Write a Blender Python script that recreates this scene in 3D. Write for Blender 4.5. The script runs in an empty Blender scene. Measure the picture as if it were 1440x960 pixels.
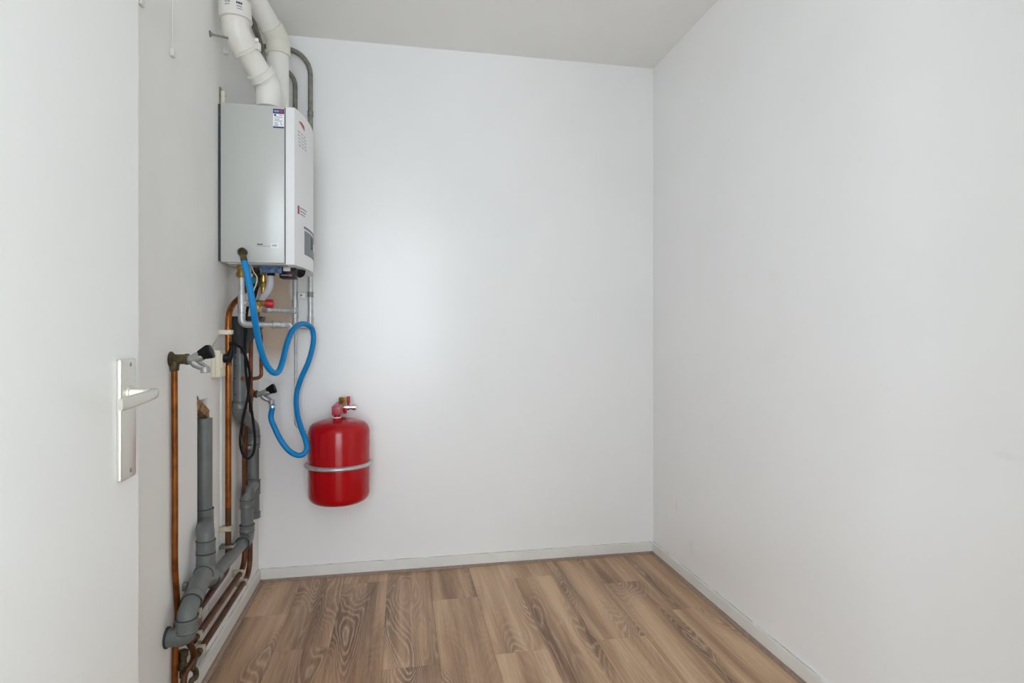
import bpy, bmesh, math, random
from mathutils import Vector, Matrix

random.seed(7)
C = bpy.context.scene.collection
S = bpy.context.scene

# ------------------------------------------------------------------ camera, world, light, exposure
FPX, CY, TH, HC = 818.0, 473.5, 0.1878, 1.157       # focal length (px of a 1440 frame), horizon row, yaw, eye height
XL, XR, YB, ZC, YF = -0.666, 1.333, 2.935, 2.60, 0.27   # left wall, right wall, back wall, ceiling, front wall (inside faces)

cd = bpy.data.cameras.new('camera')
cam = bpy.data.objects.new('camera', cd); C.objects.link(cam)
cam.location = (0, 0, HC)
cam.rotation_euler = (math.pi / 2, 0, -TH)
cd.sensor_width = 36.0
cd.lens = 36.0 * FPX / 1440.0
cd.shift_y = -(480.0 - CY) / 1440.0
cd.clip_start = 0.01
S.camera = cam

w = bpy.data.worlds.new('world'); S.world = w; w.use_nodes = True
bg = w.node_tree.nodes['Background']
bg.inputs[0].default_value = (0.75, 0.87, 1.0, 1); bg.inputs[1].default_value = 1.0

def area(name, loc, rot, sx, sy, power, col):
    l = bpy.data.lights.new(name, 'AREA'); l.shape = 'RECTANGLE'; l.size = sx; l.size_y = sy
    l.energy = power; l.color = col
    o = bpy.data.objects.new(name, l); C.objects.link(o); o.location = loc; o.rotation_euler = rot
    return o
# daylight entering the hall through its window, straight opposite the doorway
area('window_daylight', (-0.25, -2.17, 1.52), (math.radians(90), 0, 0), 2.28, 2.00, 132, (0.835, 0.915, 1.0))
area('window_daylight_side', (-2.85, -2.17, 1.52), (math.radians(90), 0, 0), 2.08, 2.00, 165, (0.835, 0.915, 1.0))  # fill added to brighten the right wall; its window is invented

S.view_settings.view_transform = 'Standard'
S.view_settings.look = 'None'
S.view_settings.gamma = 1.0
S.view_settings.use_curve_mapping = False
S.view_settings.exposure = -0.37
S.cycles.max_bounces = 16; S.cycles.diffuse_bounces = 12; S.cycles.glossy_bounces = 6

# ------------------------------------------------------------------ helpers: survey points
_s, _c = math.sin(TH), math.cos(TH)
def _ray(px, py):
    a = (px - 720) / FPX; b = (CY - py) / FPX
    return Vector((a * _c + _s, -a * _s + _c, b))
def WX(px, py, x):
    r = _ray(px, py); return Vector((0, 0, HC)) + r * (x / r.x)
def WY(px, py, y):
    r = _ray(px, py); return Vector((0, 0, HC)) + r * (y / r.y)

# ------------------------------------------------------------------ helpers: materials
def mat(name, col, rough=0.5, metal=0.0, spec=0.5, var=0.0, vscale=8.0, bump=0.0, bscale=40.0, coat=0.0, col2=None, stretch=None):
    m = bpy.data.materials.new(name); m.use_nodes = True
    nt = m.node_tree; b = nt.nodes['Principled BSDF']
    b.inputs['Base Color'].default_value = (*col, 1)
    b.inputs['Roughness'].default_value = rough
    b.inputs['Metallic'].default_value = metal
    b.inputs['Specular IOR Level'].default_value = spec
    b.inputs['Coat Weight'].default_value = coat
    b.inputs['Coat Roughness'].default_value = 0.08
    tc = nt.nodes.new('ShaderNodeNewGeometry')
    src = tc.outputs['Position']
    if stretch:
        mp = nt.nodes.new('ShaderNodeMapping'); mp.inputs['Scale'].default_value = stretch
        nt.links.new(src, mp.inputs['Vector']); src = mp.outputs['Vector']
    if var > 0 or col2:
        n = nt.nodes.new('ShaderNodeTexNoise'); n.inputs['Scale'].default_value = vscale; n.inputs['Detail'].default_value = 4
        nt.links.new(src, n.inputs['Vector'])
        r = nt.nodes.new('ShaderNodeValToRGB')
        c2 = col2 if col2 else tuple(c * (1 - var) for c in col)
        r.color_ramp.elements[0].position = 0.35; r.color_ramp.elements[1].position = 0.65
        r.color_ramp.elements[0].color = (*c2, 1); r.color_ramp.elements[1].color = (*col, 1)
        nt.links.new(n.outputs['Fac'], r.inputs['Fac']); nt.links.new(r.outputs['Color'], b.inputs['Base Color'])
    if bump > 0:
        n2 = nt.nodes.new('ShaderNodeTexNoise'); n2.inputs['Scale'].default_value = bscale; n2.inputs['Detail'].default_value = 5
        nt.links.new(src, n2.inputs['Vector'])
        bp = nt.nodes.new('ShaderNodeBump'); bp.inputs['Strength'].default_value = bump; bp.inputs['Distance'].default_value = 0.004
        nt.links.new(n2.outputs['Fac'], bp.inputs['Height']); nt.links.new(bp.outputs['Normal'], b.inputs['Normal'])
    return m

M = {}
M['wall'] = mat('wall_paint', (0.885, 0.885, 0.88), 0.27, spec=0.5, var=0.02, vscale=2.5, bump=0.035, bscale=14)
M['wall_left'] = mat('wall_paint_left', (0.885, 0.88, 0.86), 0.55, spec=0.4, var=0.05, vscale=3.0, bump=0.22, bscale=16)
M['ceil'] = mat('ceiling_paint', (0.90, 0.895, 0.875), 0.8, spec=0.2, var=0.02, vscale=3, bump=0.12, bscale=25)
M['skirt'] = mat('skirting_paint', (0.80, 0.79, 0.75), 0.4, var=0.06, vscale=9, bump=0.1, bscale=30)
M['door'] = mat('door_paint', (0.83, 0.83, 0.815), 0.35, spec=0.5, bump=0.05, bscale=10)
M['alu'] = mat('handle_aluminium', (0.74, 0.72, 0.66), 0.32, metal=0.85, bump=0.02, bscale=60)
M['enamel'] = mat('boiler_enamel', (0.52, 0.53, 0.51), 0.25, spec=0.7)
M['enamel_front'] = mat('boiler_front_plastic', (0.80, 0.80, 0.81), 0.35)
M['gap'] = mat('dark_joint', (0.05, 0.06, 0.07), 0.7)
M['gap_grey'] = mat('grey_joint', (0.30, 0.29, 0.26), 0.8, col2=(0.75, 0.74, 0.70), vscale=14)
M['seam_dark'] = mat('dark_socket_seam', (0.05, 0.052, 0.05), 0.7)
M['white_print'] = mat('label_white', (0.85, 0.87, 0.90), 0.5)
M['blue_print'] = mat('label_blue', (0.02, 0.035, 0.18), 0.5)
M['red_print'] = mat('label_red', (0.42, 0.06, 0.09), 0.5)
M['grey_print'] = mat('label_grey', (0.30, 0.32, 0.36), 0.6)
M['faint_print'] = mat('label_pale_grey', (0.48, 0.46, 0.48), 0.6)
M['dark_print'] = mat('label_dark', (0.06, 0.07, 0.09), 0.6)
M['panel_grey'] = mat('control_grey', (0.17, 0.19, 0.20), 0.45)
M['flue'] = mat('flue_plastic', (0.80, 0.78, 0.73), 0.35, var=0.03, vscale=20)
M['flue_cream'] = mat('flue_plastic_cream', (0.74, 0.72, 0.63), 0.38, var=0.05, vscale=16)
M['seal'] = mat('grey_seal', (0.34, 0.35, 0.33), 0.6)
M['pvc'] = mat('grey_pvc', (0.155, 0.167, 0.162), 0.36, var=0.18, vscale=14, bump=0.05, bscale=80)
M['pvc_dark'] = mat('dark_grey_plastic', (0.045, 0.046, 0.047), 0.55, spec=0.3, var=0.2, vscale=20)
M['steel'] = mat('galvanised_steel', (0.62, 0.63, 0.63), 0.42, metal=0.6, var=0.2, vscale=40)
M['steel_dull'] = mat('dull_steel', (0.30, 0.30, 0.26), 0.45, metal=0.6, var=0.3, vscale=30)
M['chrome'] = mat('chrome', (0.72, 0.72, 0.72), 0.18, metal=1.0)
M['satin'] = mat('satin_chrome', (0.42, 0.42, 0.41), 0.45, metal=0.6, var=0.2, vscale=50)
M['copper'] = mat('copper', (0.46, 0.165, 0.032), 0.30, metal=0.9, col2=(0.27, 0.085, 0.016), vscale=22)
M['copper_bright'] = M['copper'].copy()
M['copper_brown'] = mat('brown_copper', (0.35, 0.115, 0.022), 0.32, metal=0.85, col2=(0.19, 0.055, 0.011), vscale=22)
M['copper_old'] = mat('oxidised_copper', (0.15, 0.058, 0.02), 0.42, metal=0.6, col2=(0.06, 0.026, 0.012), vscale=18)  # darkest copper tone, for the rear pipes and the low runs
M['copper_red'] = mat('reddish_copper', (0.27, 0.085, 0.035), 0.4, metal=0.65, col2=(0.13, 0.04, 0.02), vscale=25)
M['brass'] = mat('brass', (0.62, 0.42, 0.13), 0.3, metal=0.9, col2=(0.36, 0.22, 0.06), vscale=45)
M['brass_old'] = mat('tarnished_brass', (0.12, 0.09, 0.04), 0.5, metal=0.5, col2=(0.045, 0.035, 0.02), vscale=50, bump=0.3, bscale=120)
M['red'] = mat('red_lacquer', (0.42, 0.0, 0.004), 0.17, spec=0.4)
M['red_knob'] = mat('red_plastic', (0.42, 0.008, 0.014), 0.4)
M['red_arm'] = mat('red_painted_steel', (0.50, 0.05, 0.075), 0.35, col2=(0.36, 0.02, 0.035), vscale=60)
M['hose'] = mat('blue_rubber', (0.0, 0.225, 0.56), 0.42, spec=0.35)
M['black'] = mat('black_plastic', (0.006, 0.006, 0.007), 0.4, spec=0.22)
M['cable'] = mat('black_cable', (0.007, 0.006, 0.006), 0.5, spec=0.2)
M['cream'] = mat('cream_plastic', (0.76, 0.71, 0.58), 0.4)
M['clip'] = mat('clip_plastic', (0.55, 0.50, 0.38), 0.5, var=0.25, vscale=60)
M['thin_wire'] = mat('beige_wire', (0.55, 0.47, 0.36), 0.5)
M['blueglass'] = mat('bluish_plastic', (0.16, 0.24, 0.40), 0.2, spec=0.6, col2=(0.05, 0.09, 0.2), vscale=70)
M['teal'] = mat('teal_plastic', (0.01, 0.18, 0.24), 0.4)
M['greytube'] = mat('grey_flex_tube', (0.50, 0.50, 0.53), 0.5)
M['brick'] = mat('broken_plaster', (0.40, 0.24, 0.12), 0.9, col2=(0.18, 0.10, 0.05), vscale=60, bump=0.8, bscale=70)
M['chase'] = mat('chase_mortar', (0.42, 0.37, 0.31), 0.9, col2=(0.25, 0.2, 0.16), vscale=40, bump=0.6, bscale=60)
M['hall'] = mat('hall_paint', (0.87, 0.87, 0.85), 0.7, bump=0.05, bscale=20)
M['glass'] = mat('window_glass', (0.95, 0.97, 0.97), 0.02)
M['glass'].node_tree.nodes['Principled BSDF'].inputs['Transmission Weight'].default_value = 1.0
M['hall_tile'] = mat('hall_tile', (0.72, 0.71, 0.69), 0.35, var=0.06, vscale=3)  # unseen hall floor, made pale to bounce light up to the ceiling
M['edging'] = mat('floor_edging', (0.33, 0.235, 0.185), 0.4, col2=(0.25, 0.17, 0.13), vscale=30, stretch=(3, 3, 3))
M['underlay'] = mat('underlay', (0.05, 0.035, 0.025), 0.9)

# back wall: same paint, with a noise-edged beige patch behind the boiler pipes
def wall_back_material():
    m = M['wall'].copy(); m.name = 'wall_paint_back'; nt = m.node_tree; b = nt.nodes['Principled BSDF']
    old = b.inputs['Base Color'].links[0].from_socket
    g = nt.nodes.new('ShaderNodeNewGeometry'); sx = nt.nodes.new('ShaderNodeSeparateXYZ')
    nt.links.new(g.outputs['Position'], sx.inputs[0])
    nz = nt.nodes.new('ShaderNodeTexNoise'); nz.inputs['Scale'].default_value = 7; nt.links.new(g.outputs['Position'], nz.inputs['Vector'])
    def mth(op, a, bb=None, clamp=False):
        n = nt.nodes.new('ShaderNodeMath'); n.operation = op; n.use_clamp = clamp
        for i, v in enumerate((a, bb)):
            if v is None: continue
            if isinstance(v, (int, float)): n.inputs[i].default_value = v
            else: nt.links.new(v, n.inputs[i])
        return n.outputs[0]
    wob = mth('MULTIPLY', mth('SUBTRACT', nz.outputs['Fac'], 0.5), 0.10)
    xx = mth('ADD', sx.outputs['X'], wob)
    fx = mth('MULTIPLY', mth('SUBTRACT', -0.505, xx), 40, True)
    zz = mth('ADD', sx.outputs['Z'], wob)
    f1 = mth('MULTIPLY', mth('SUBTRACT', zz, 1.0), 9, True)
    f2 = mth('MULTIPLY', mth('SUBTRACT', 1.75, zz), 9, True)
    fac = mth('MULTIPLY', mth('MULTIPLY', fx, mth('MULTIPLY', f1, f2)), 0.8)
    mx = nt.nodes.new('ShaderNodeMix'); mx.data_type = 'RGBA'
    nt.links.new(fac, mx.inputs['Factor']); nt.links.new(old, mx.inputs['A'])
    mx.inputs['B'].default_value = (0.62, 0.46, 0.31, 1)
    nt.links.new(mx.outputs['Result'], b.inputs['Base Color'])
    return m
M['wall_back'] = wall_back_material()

def wall_right_material():
    m = M['wall'].copy(); m.name = 'wall_paint_right'; nt = m.node_tree; b = nt.nodes['Principled BSDF']
    src = b.inputs['Base Color'].links[0].from_socket
    g = nt.nodes.new('ShaderNodeNewGeometry')
    for (px, py, sy, sz, amt) in ((951, 712, .012, .05, .16), (972, 768, .02, .05, .08), (1418, 642, .05, .012, .06), (1088, 388, .05, .03, .03), (1000, 600, .03, .05, .03)):
        c = WX(px, py, XR)
        mp = nt.nodes.new('ShaderNodeMapping'); mp.vector_type = 'POINT'
        mp.inputs['Location'].default_value = (0, -c.y / sy, -c.z / sz); mp.inputs['Scale'].default_value = (0, 1 / sy, 1 / sz)
        nt.links.new(g.outputs['Position'], mp.inputs['Vector'])
        ln = nt.nodes.new('ShaderNodeVectorMath'); ln.operation = 'LENGTH'; nt.links.new(mp.outputs['Vector'], ln.inputs[0])
        nz = nt.nodes.new('ShaderNodeTexNoise'); nz.inputs['Scale'].default_value = 45; nt.links.new(g.outputs['Position'], nz.inputs['Vector'])
        ad = nt.nodes.new('ShaderNodeMath'); ad.operation = 'ADD'; nt.links.new(ln.outputs['Value'], ad.inputs[0]); nt.links.new(nz.outputs['Fac'], ad.inputs[1])
        mr = nt.nodes.new('ShaderNodeMapRange'); mr.inputs['From Min'].default_value = 1.5; mr.inputs['From Max'].default_value = 0.7; mr.inputs['To Max'].default_value = amt
        nt.links.new(ad.outputs[0], mr.inputs['Value'])
        mx = nt.nodes.new('ShaderNodeMix'); mx.data_type = 'RGBA'
        nt.links.new(mr.outputs['Result'], mx.inputs['Factor']); nt.links.new(src, mx.inputs['A']); mx.inputs['B'].default_value = (0.35, 0.33, 0.28, 1)
        src = mx.outputs['Result']
    nt.links.new(src, b.inputs['Base Color']); return m
M['wall_right'] = wall_right_material()

def wood_material():
    m = bpy.data.materials.new('oak_laminate'); m.use_nodes = True
    nt = m.node_tree; b = nt.nodes['Principled BSDF']; L = nt.links.new
    b.inputs['Roughness'].default_value = 0.42; b.inputs['Specular IOR Level'].default_value = 0.4
    g = nt.nodes.new('ShaderNodeNewGeometry'); oi = nt.nodes.new('ShaderNodeObjectInfo')
    sep = nt.nodes.new('ShaderNodeSeparateXYZ'); L(g.outputs['Position'], sep.inputs[0])
    def mth(op, a, bb=None, clamp=False):
        n = nt.nodes.new('ShaderNodeMath'); n.operation = op; n.use_clamp = clamp
        for i, v in enumerate((a, bb)):
            if v is None: continue
            if isinstance(v, (int, float)): n.inputs[i].default_value = v
            else: L(v, n.inputs[i])
        return n.outputs[0]
    rnd = mth('MULTIPLY', oi.outputs['Random'], 37.0)
    def vec(sx, sy):
        cb = nt.nodes.new('ShaderNodeCombineXYZ')
        L(mth('MULTIPLY', sep.outputs['X'], sx), cb.inputs[0]); L(mth('MULTIPLY', sep.outputs['Y'], sy), cb.inputs[1]); L(rnd, cb.inputs[2])
        return cb.outputs[0]
    def noise(v, sc, det=2, rough=0.5, dist=0.0):
        n = nt.nodes.new('ShaderNodeTexNoise'); n.inputs['Scale'].default_value = sc; n.inputs['Detail'].default_value = det
        n.inputs['Roughness'].default_value = rough; n.inputs['Distortion'].default_value = dist
        L(v, n.inputs['Vector']); return n.outputs['Fac']
    field = noise(vec(7.0, 1.25), 1.0, 1.0, 0.35, 0.35)            # growth-ring field: its contours are the cathedral figure
    wob = noise(vec(45, 14), 1.0, 3)
    ph = mth('ADD', mth('MULTIPLY', field, 230.0), mth('MULTIPLY', wob, 3.6))
    ring = mth('POWER', mth('ADD', mth('MULTIPLY', mth('SINE', ph), 0.5), 0.5), 2.6)
    tone = noise(vec(13.0, 0.7), 1.0, 2, 0.5, 0.4)
    grain = noise(vec(160, 4.0), 1.0, 3, 0.6)
    pore = noise(vec(330, 16.0), 1.0, 2, 0.5)
    figure = mth('MULTIPLY', mth('SUBTRACT', 0.53, field), 5.5, True)   # 1 inside the dark heart of a figure
    ramp = nt.nodes.new('ShaderNodeValToRGB'); e = ramp.color_ramp.elements
    e[0].position = 0.22; e[0].color = (0.195, 0.104, 0.058, 1)
    e[1].position = 0.70; e[1].color = (0.650, 0.440, 0.275, 1)
    e2 = e.new(0.47); e2.color = (0.445, 0.275, 0.163, 1)
    t = mth('ADD', tone, mth('MULTIPLY', mth('SUBTRACT', oi.outputs['Random'], 0.5), 0.045))
    t = mth('SUBTRACT', t, mth('MULTIPLY', figure, 0.21))
    t = mth('ADD', t, mth('MULTIPLY', mth('SUBTRACT', grain, 0.5), 0.34))
    L(t, ramp.inputs['Fac'])
    # pale ring lines, strongest where the figure is dark
    amt = mth('ADD', mth('MULTIPLY', figure, 0.58), 0.14)
    fr = mth('MULTIPLY', mth('MULTIPLY', ring, amt), mth('MULTIPLY', mth('SUBTRACT', pore, 0.22), 2.4, True))
    mx = nt.nodes.new('ShaderNodeMix'); mx.data_type = 'RGBA'
    L(fr, mx.inputs['Factor']); L(ramp.outputs['Color'], mx.inputs['A']); mx.inputs['B'].default_value = (0.72, 0.55, 0.41, 1)
    L(mx.outputs['Result'], b.inputs['Base Color'])
    bp = nt.nodes.new('ShaderNodeBump'); bp.inputs['Strength'].default_value = 0.15; bp.inputs['Distance'].default_value = 0.001
    L(grain, bp.inputs['Height']); L(bp.outputs['Normal'], b.inputs['Normal'])
    return m
M['wood'] = wood_material()

# ------------------------------------------------------------------ helpers: meshes
def thing(name, label, cat, loc, group=None):
    o = bpy.data.objects.new(name, None); C.objects.link(o); o.location = loc
    o.empty_display_size = 0.05
    o['label'] = label; o['category'] = cat
    if group: o['group'] = group
    return o
def tag(o, label, cat, group=None):
    o['label'] = label; o['category'] = cat
    if group: o['group'] = group
    return o
def world_loc(o):
    v = Vector((0, 0, 0))
    while o is not None:
        v += o.location; o = o.parent
    return v
def obj(name, bm, m, parent=None, smooth=True, label=None):
    bmesh.ops.recalc_face_normals(bm, faces=bm.faces)
    xs = [v.co for v in bm.verts]
    lo = Vector([min(v[i] for v in xs) for i in range(3)]); hi = Vector([max(v[i] for v in xs) for i in range(3)])
    org = Vector(((lo.x + hi.x) / 2, (lo.y + hi.y) / 2, lo.z))
    for v in bm.verts: v.co -= org
    me = bpy.data.meshes.new(name); bm.to_mesh(me); bm.free()
    me.materials.append(M[m] if isinstance(m, str) else m)
    if smooth:
        for p in me.polygons: p.use_smooth = True
        me.set_sharp_from_angle(angle=math.radians(38))
    o = bpy.data.objects.new(name, me); C.objects.link(o)
    if parent is not None:
        o.parent = parent; o.location = org - world_loc(parent)
    else: o.location = org
    if label: o['label'] = label
    return o
def struct(name, bm, m, parent=None, smooth=False):
    o = obj(name, bm, m, parent, smooth)
    if parent is None: o['kind'] = 'structure'
    return o

def box(bm, x0, x1, y0, y1, z0, z1, bev=0.0, seg=2):
    r = bmesh.ops.create_cube(bm, size=1.0); vs = r['verts']
    for v in vs:
        v.co = Vector(((x0 + x1) / 2 + v.co.x * (x1 - x0), (y0 + y1) / 2 + v.co.y * (y1 - y0), (z0 + z1) / 2 + v.co.z * (z1 - z0)))
    if bev > 0:
        es = list({e for v in vs for e in v.link_edges})
        bmesh.ops.bevel(bm, geom=es, offset=bev, segments=seg, profile=0.5, affect='EDGES')
    return bm
def bx(*a, **k): return box(bmesh.new(), *a, **k)

def fillet(pts, rad, n=7):
    pts = [Vector(p) for p in pts]
    if rad <= 0 or len(pts) < 3: return pts
    out = [pts[0]]
    for i in range(1, len(pts) - 1):
        a, b, c = pts[i - 1], pts[i], pts[i + 1]
        u, v = (a - b), (c - b); lu, lv = u.length, v.length; u.normalize(); v.normalize()
        cosang = max(-1, min(1, u.dot(v))); ang = math.acos(cosang)
        if ang > math.pi - 0.02: out.append(b); continue
        tl = min(rad / math.tan(ang / 2), lu * 0.48, lv * 0.48)
        rr = tl * math.tan(ang / 2)
        bis = (u + v).normalized(); cen = b + bis * (rr / math.sin(ang / 2))
        p0, p1 = b + u * tl, b + v * tl
        d0, d1 = (p0 - cen), (p1 - cen)
        tot = d0.angle(d1)
        for k in range(n + 1):
            t = k / n
            if tot > 1e-4: d = (d0 * math.sin((1 - t) * tot) + d1 * math.sin(t * tot)) / math.sin(tot)
            else: d = d0.lerp(d1, t)
            out.append(cen + d)
    out.append(pts[-1])
    return out
def catmull(pts, n=6):
    pts = [Vector(p) for p in pts]; P = [pts[0] * 2 - pts[1]] + pts + [pts[-1] * 2 - pts[-2]]; out = []
    for i in range(1, len(P) - 2):
        p0, p1, p2, p3 = P[i - 1:i + 3]
        for k in range(n):
            t = k / n
            out.append(0.5 * ((2 * p1) + (p2 - p0) * t + (2 * p0 - 5 * p1 + 4 * p2 - p3) * t * t + (3 * p1 - p0 - 3 * p2 + p3) * t ** 3))
    out.append(pts[-1]); return out
def tube(bm, path, r, seg=16, cap=True):
    """sweep circles of radius r (number or one per point) along a path with parallel transport"""
    path = [Vector(p) for p in path]; n = len(path)
    rs = r if isinstance(r, (list, tuple)) else [r] * n
    tans = []
    for i in range(n):
        t = (path[min(i + 1, n - 1)] - path[max(i - 1, 0)])
        if i not in (0, n - 1):
            t1 = (path[i] - path[i - 1]); t2 = (path[i + 1] - path[i])
            if t1.length > 1e-9 and t2.length > 1e-9: t = t1.normalized() + t2.normalized()
        if t.length < 1e-9: t = tans[-1] if tans else Vector((0, 0, 1))
        tans.append(t.normalized())
    t0 = tans[0]; ref = Vector((0, 0, 1)) if abs(t0.z) < 0.9 else Vector((1, 0, 0))
    nrm = t0.cross(ref).normalized(); rings = []
    for i in range(n):
        t = tans[i]
        nrm = (nrm - t * nrm.dot(t)).normalized(); bn = t.cross(nrm)
        rings.append([bm.verts.new(path[i] + (nrm * math.cos(2 * math.pi * k / seg) + bn * math.sin(2 * math.pi * k / seg)) * rs[i]) for k in range(seg)])
    for i in range(n - 1):
        for k in range(seg):
            bm.faces.new((rings[i][k], rings[i][(k + 1) % seg], rings[i + 1][(k + 1) % seg], rings[i + 1][k]))
    if cap:
        bm.faces.new(list(reversed(rings[0]))); bm.faces.new(rings[-1])
    return bm
def tb(path, r, seg=16, cap=True): return tube(bmesh.new(), path, r, seg, cap)
def pipe(pts, r, rad, seg=16): return tb(fillet(pts, rad), r, seg)
def lathe(bm, origin, axis, prof, seg=32):
    """prof: list of (distance along axis, radius)"""
    o = Vector(origin); a = Vector(axis).normalized()
    ref = Vector((0, 0, 1)) if abs(a.z) < 0.9 else Vector((1, 0, 0))
    u = a.cross(ref).normalized(); v = a.cross(u); rings = []
    for h, r in prof:
        r = max(r, 1e-5)
        rings.append([bm.verts.new(o + a * h + (u * math.cos(2 * math.pi * k / seg) + v * math.sin(2 * math.pi * k / seg)) * r) for k in range(seg)])
    for i in range(len(rings) - 1):
        for k in range(seg):
            bm.faces.new((rings[i][k], rings[i][(k + 1) % seg], rings[i + 1][(k + 1) % seg], rings[i + 1][k]))
    bm.faces.new(list(reversed(rings[0]))); bm.faces.new(rings[-1])
    return bm
def lt(*a, **k): return lathe(bmesh.new(), *a, **k)
def collar(p0, p1, r, bead=0.0, seg=20):
    """short sleeve from p0 to p1 with a raised bead at both rims"""
    p0, p1 = Vector(p0), Vector(p1); L = (p1 - p0).length
    b = min(0.004, L * 0.2)
    return lt(p0, p1 - p0, [(0, r * 0.97), (0.0008, r + bead), (b, r + bead), (b * 1.3, r), (L - b * 1.3, r), (L - b, r + bead), (L - 0.0008, r + bead), (L, r * 0.97)], seg)
def seam(p0, p1, r, parent):
    p0, p1 = Vector(p0), Vector(p1); u = (p1 - p0).normalized()
    for q in (p0, p1): obj('seam', lt(q - u * .0012, u, [(0, r - .001), (0, r + .0006), (.0024, r + .0006), (.0024, r - .001)], 24), 'seam_dark', parent)
def hexnut(p0, p1, r): return lt(p0, Vector(p1) - Vector(p0), [(0, r * 0.88), (0.0015, r), ((Vector(p1) - Vector(p0)).length - 0.0015, r), ((Vector(p1) - Vector(p0)).length, r * 0.88)], 6)
def merge(*bms):
    out = bmesh.new()
    for b in bms:
        me = bpy.data.meshes.new('tmp'); b.to_mesh(me); b.free(); out.from_mesh(me); bpy.data.meshes.remove(me)
    return out
def quad(bm, a, b, c, d): return bm.faces.new([bm.verts.new(p) for p in (a, b, c, d)])
def prism(poly, ax, a0, a1, bev=0.0):
    """extrude a 2-D polygon along axis ax ('x': poly in y,z; 'y': poly in x,z; 'z': poly in x,y)"""
    bm = bmesh.new()
    def p3(p, h): return {'x': (h, p[0], p[1]), 'y': (p[0], h, p[1]), 'z': (p[0], p[1], h)}[ax]
    lo = [bm.verts.new(p3(p, a0)) for p in poly]; hi = [bm.verts.new(p3(p, a1)) for p in poly]
    n = len(poly)
    for i in range(n): bm.faces.new((lo[i], lo[(i + 1) % n], hi[(i + 1) % n], hi[i]))
    bm.faces.new(list(reversed(lo))); bm.faces.new(hi)
    if bev > 0: bmesh.ops.bevel(bm, geom=list(bm.edges), offset=bev, segments=2, profile=0.5, affect='EDGES')
    return bm

# ================================================================== the setting
T = 0.10
# chase cut in the left wall for a drain pipe
CHY0, CHY1, CHZ0, CHZ1, CHD = 2.092, 2.205, 0.05, 0.945, 0.055
def wall_with_holes(plane_axis, front, back, u0, u1, v0, v1, holes):
    """wall slab; plane_axis 'x' -> (u,v)=(y,z), 'y' -> (u,v)=(x,z); holes pass right through unless depth is given"""
    bm = bmesh.new()
    us = sorted({u0, u1, *[h[0] for h in holes], *[h[1] for h in holes]}); vs = sorted({v0, v1, *[h[2] for h in holes], *[h[3] for h in holes]})
    P = (lambda d, u, v: (d, u, v)) if plane_axis == 'x' else (lambda d, u, v: (u, d, v))
    def inside(u, v):
        for h in holes:
            if h[0] < u < h[1] and h[2] < v < h[3]: return h
        return None
    for i in range(len(us) - 1):
        for j in range(len(vs) - 1):
            h = inside((us[i] + us[i + 1]) / 2, (vs[j] + vs[j + 1]) / 2)
            if h is None:
                quad(bm, P(front, us[i], vs[j]), P(front, us[i + 1], vs[j]), P(front, us[i + 1], vs[j + 1]), P(front, us[i], vs[j + 1]))
            if h is None or len(h) > 4:
                quad(bm, P(back, us[i], vs[j]), P(back, us[i + 1], vs[j]), P(back, us[i + 1], vs[j + 1]), P(back, us[i], vs[j + 1]))
    for h in holes:
        d = back if len(h) == 4 else h[4]
        for (a, b) in (((h[0], h[2]), (h[1], h[2])), ((h[1], h[2]), (h[1], h[3])), ((h[1], h[3]), (h[0], h[3])), ((h[0], h[3]), (h[0], h[2]))):
            quad(bm, P(front, *a), P(front, *b), P(d, *b), P(d, *a))
        if len(h) > 4:
            quad(bm, P(d, h[0], h[2]), P(d, h[1], h[2]), P(d, h[1], h[3]), P(d, h[0], h[3]))
    for (a, b) in (((u0, v0), (u1, v0)), ((u1, v0), (u1, v1)), ((u1, v1), (u0, v1)), ((u0, v1), (u0, v0))):
        quad(bm, P(front, *a), P(front, *b), P(back, *b), P(back, *a))
    bmesh.ops.remove_doubles(bm, verts=bm.verts, dist=1e-5)
    return bm
wl = struct('wall_left', wall_with_holes('x', XL, XL - T, YF - T, YB, 0, ZC, [(CHY0, CHY1, CHZ0, CHZ1, XL - CHD)]), 'wall_left')
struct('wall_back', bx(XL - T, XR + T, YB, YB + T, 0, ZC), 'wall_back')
struct('wall_right', bx(XR, XR + T, YF - T, YB, 0, ZC), 'wall_right')
DX0, DX1, DZ = -0.50, 0.395, 2.12       # doorway
struct('wall_front', wall_with_holes('y', YF, YF - T, XL, XR, 0, ZC, [(DX0, DX1, 0, DZ), (DX0, DX1, 2.19, 2.56)]), 'wall')
struct('ceiling', bx(XL - T, XR + T, YF - T, YB + T, ZC, ZC + T), 'ceil')
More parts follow.
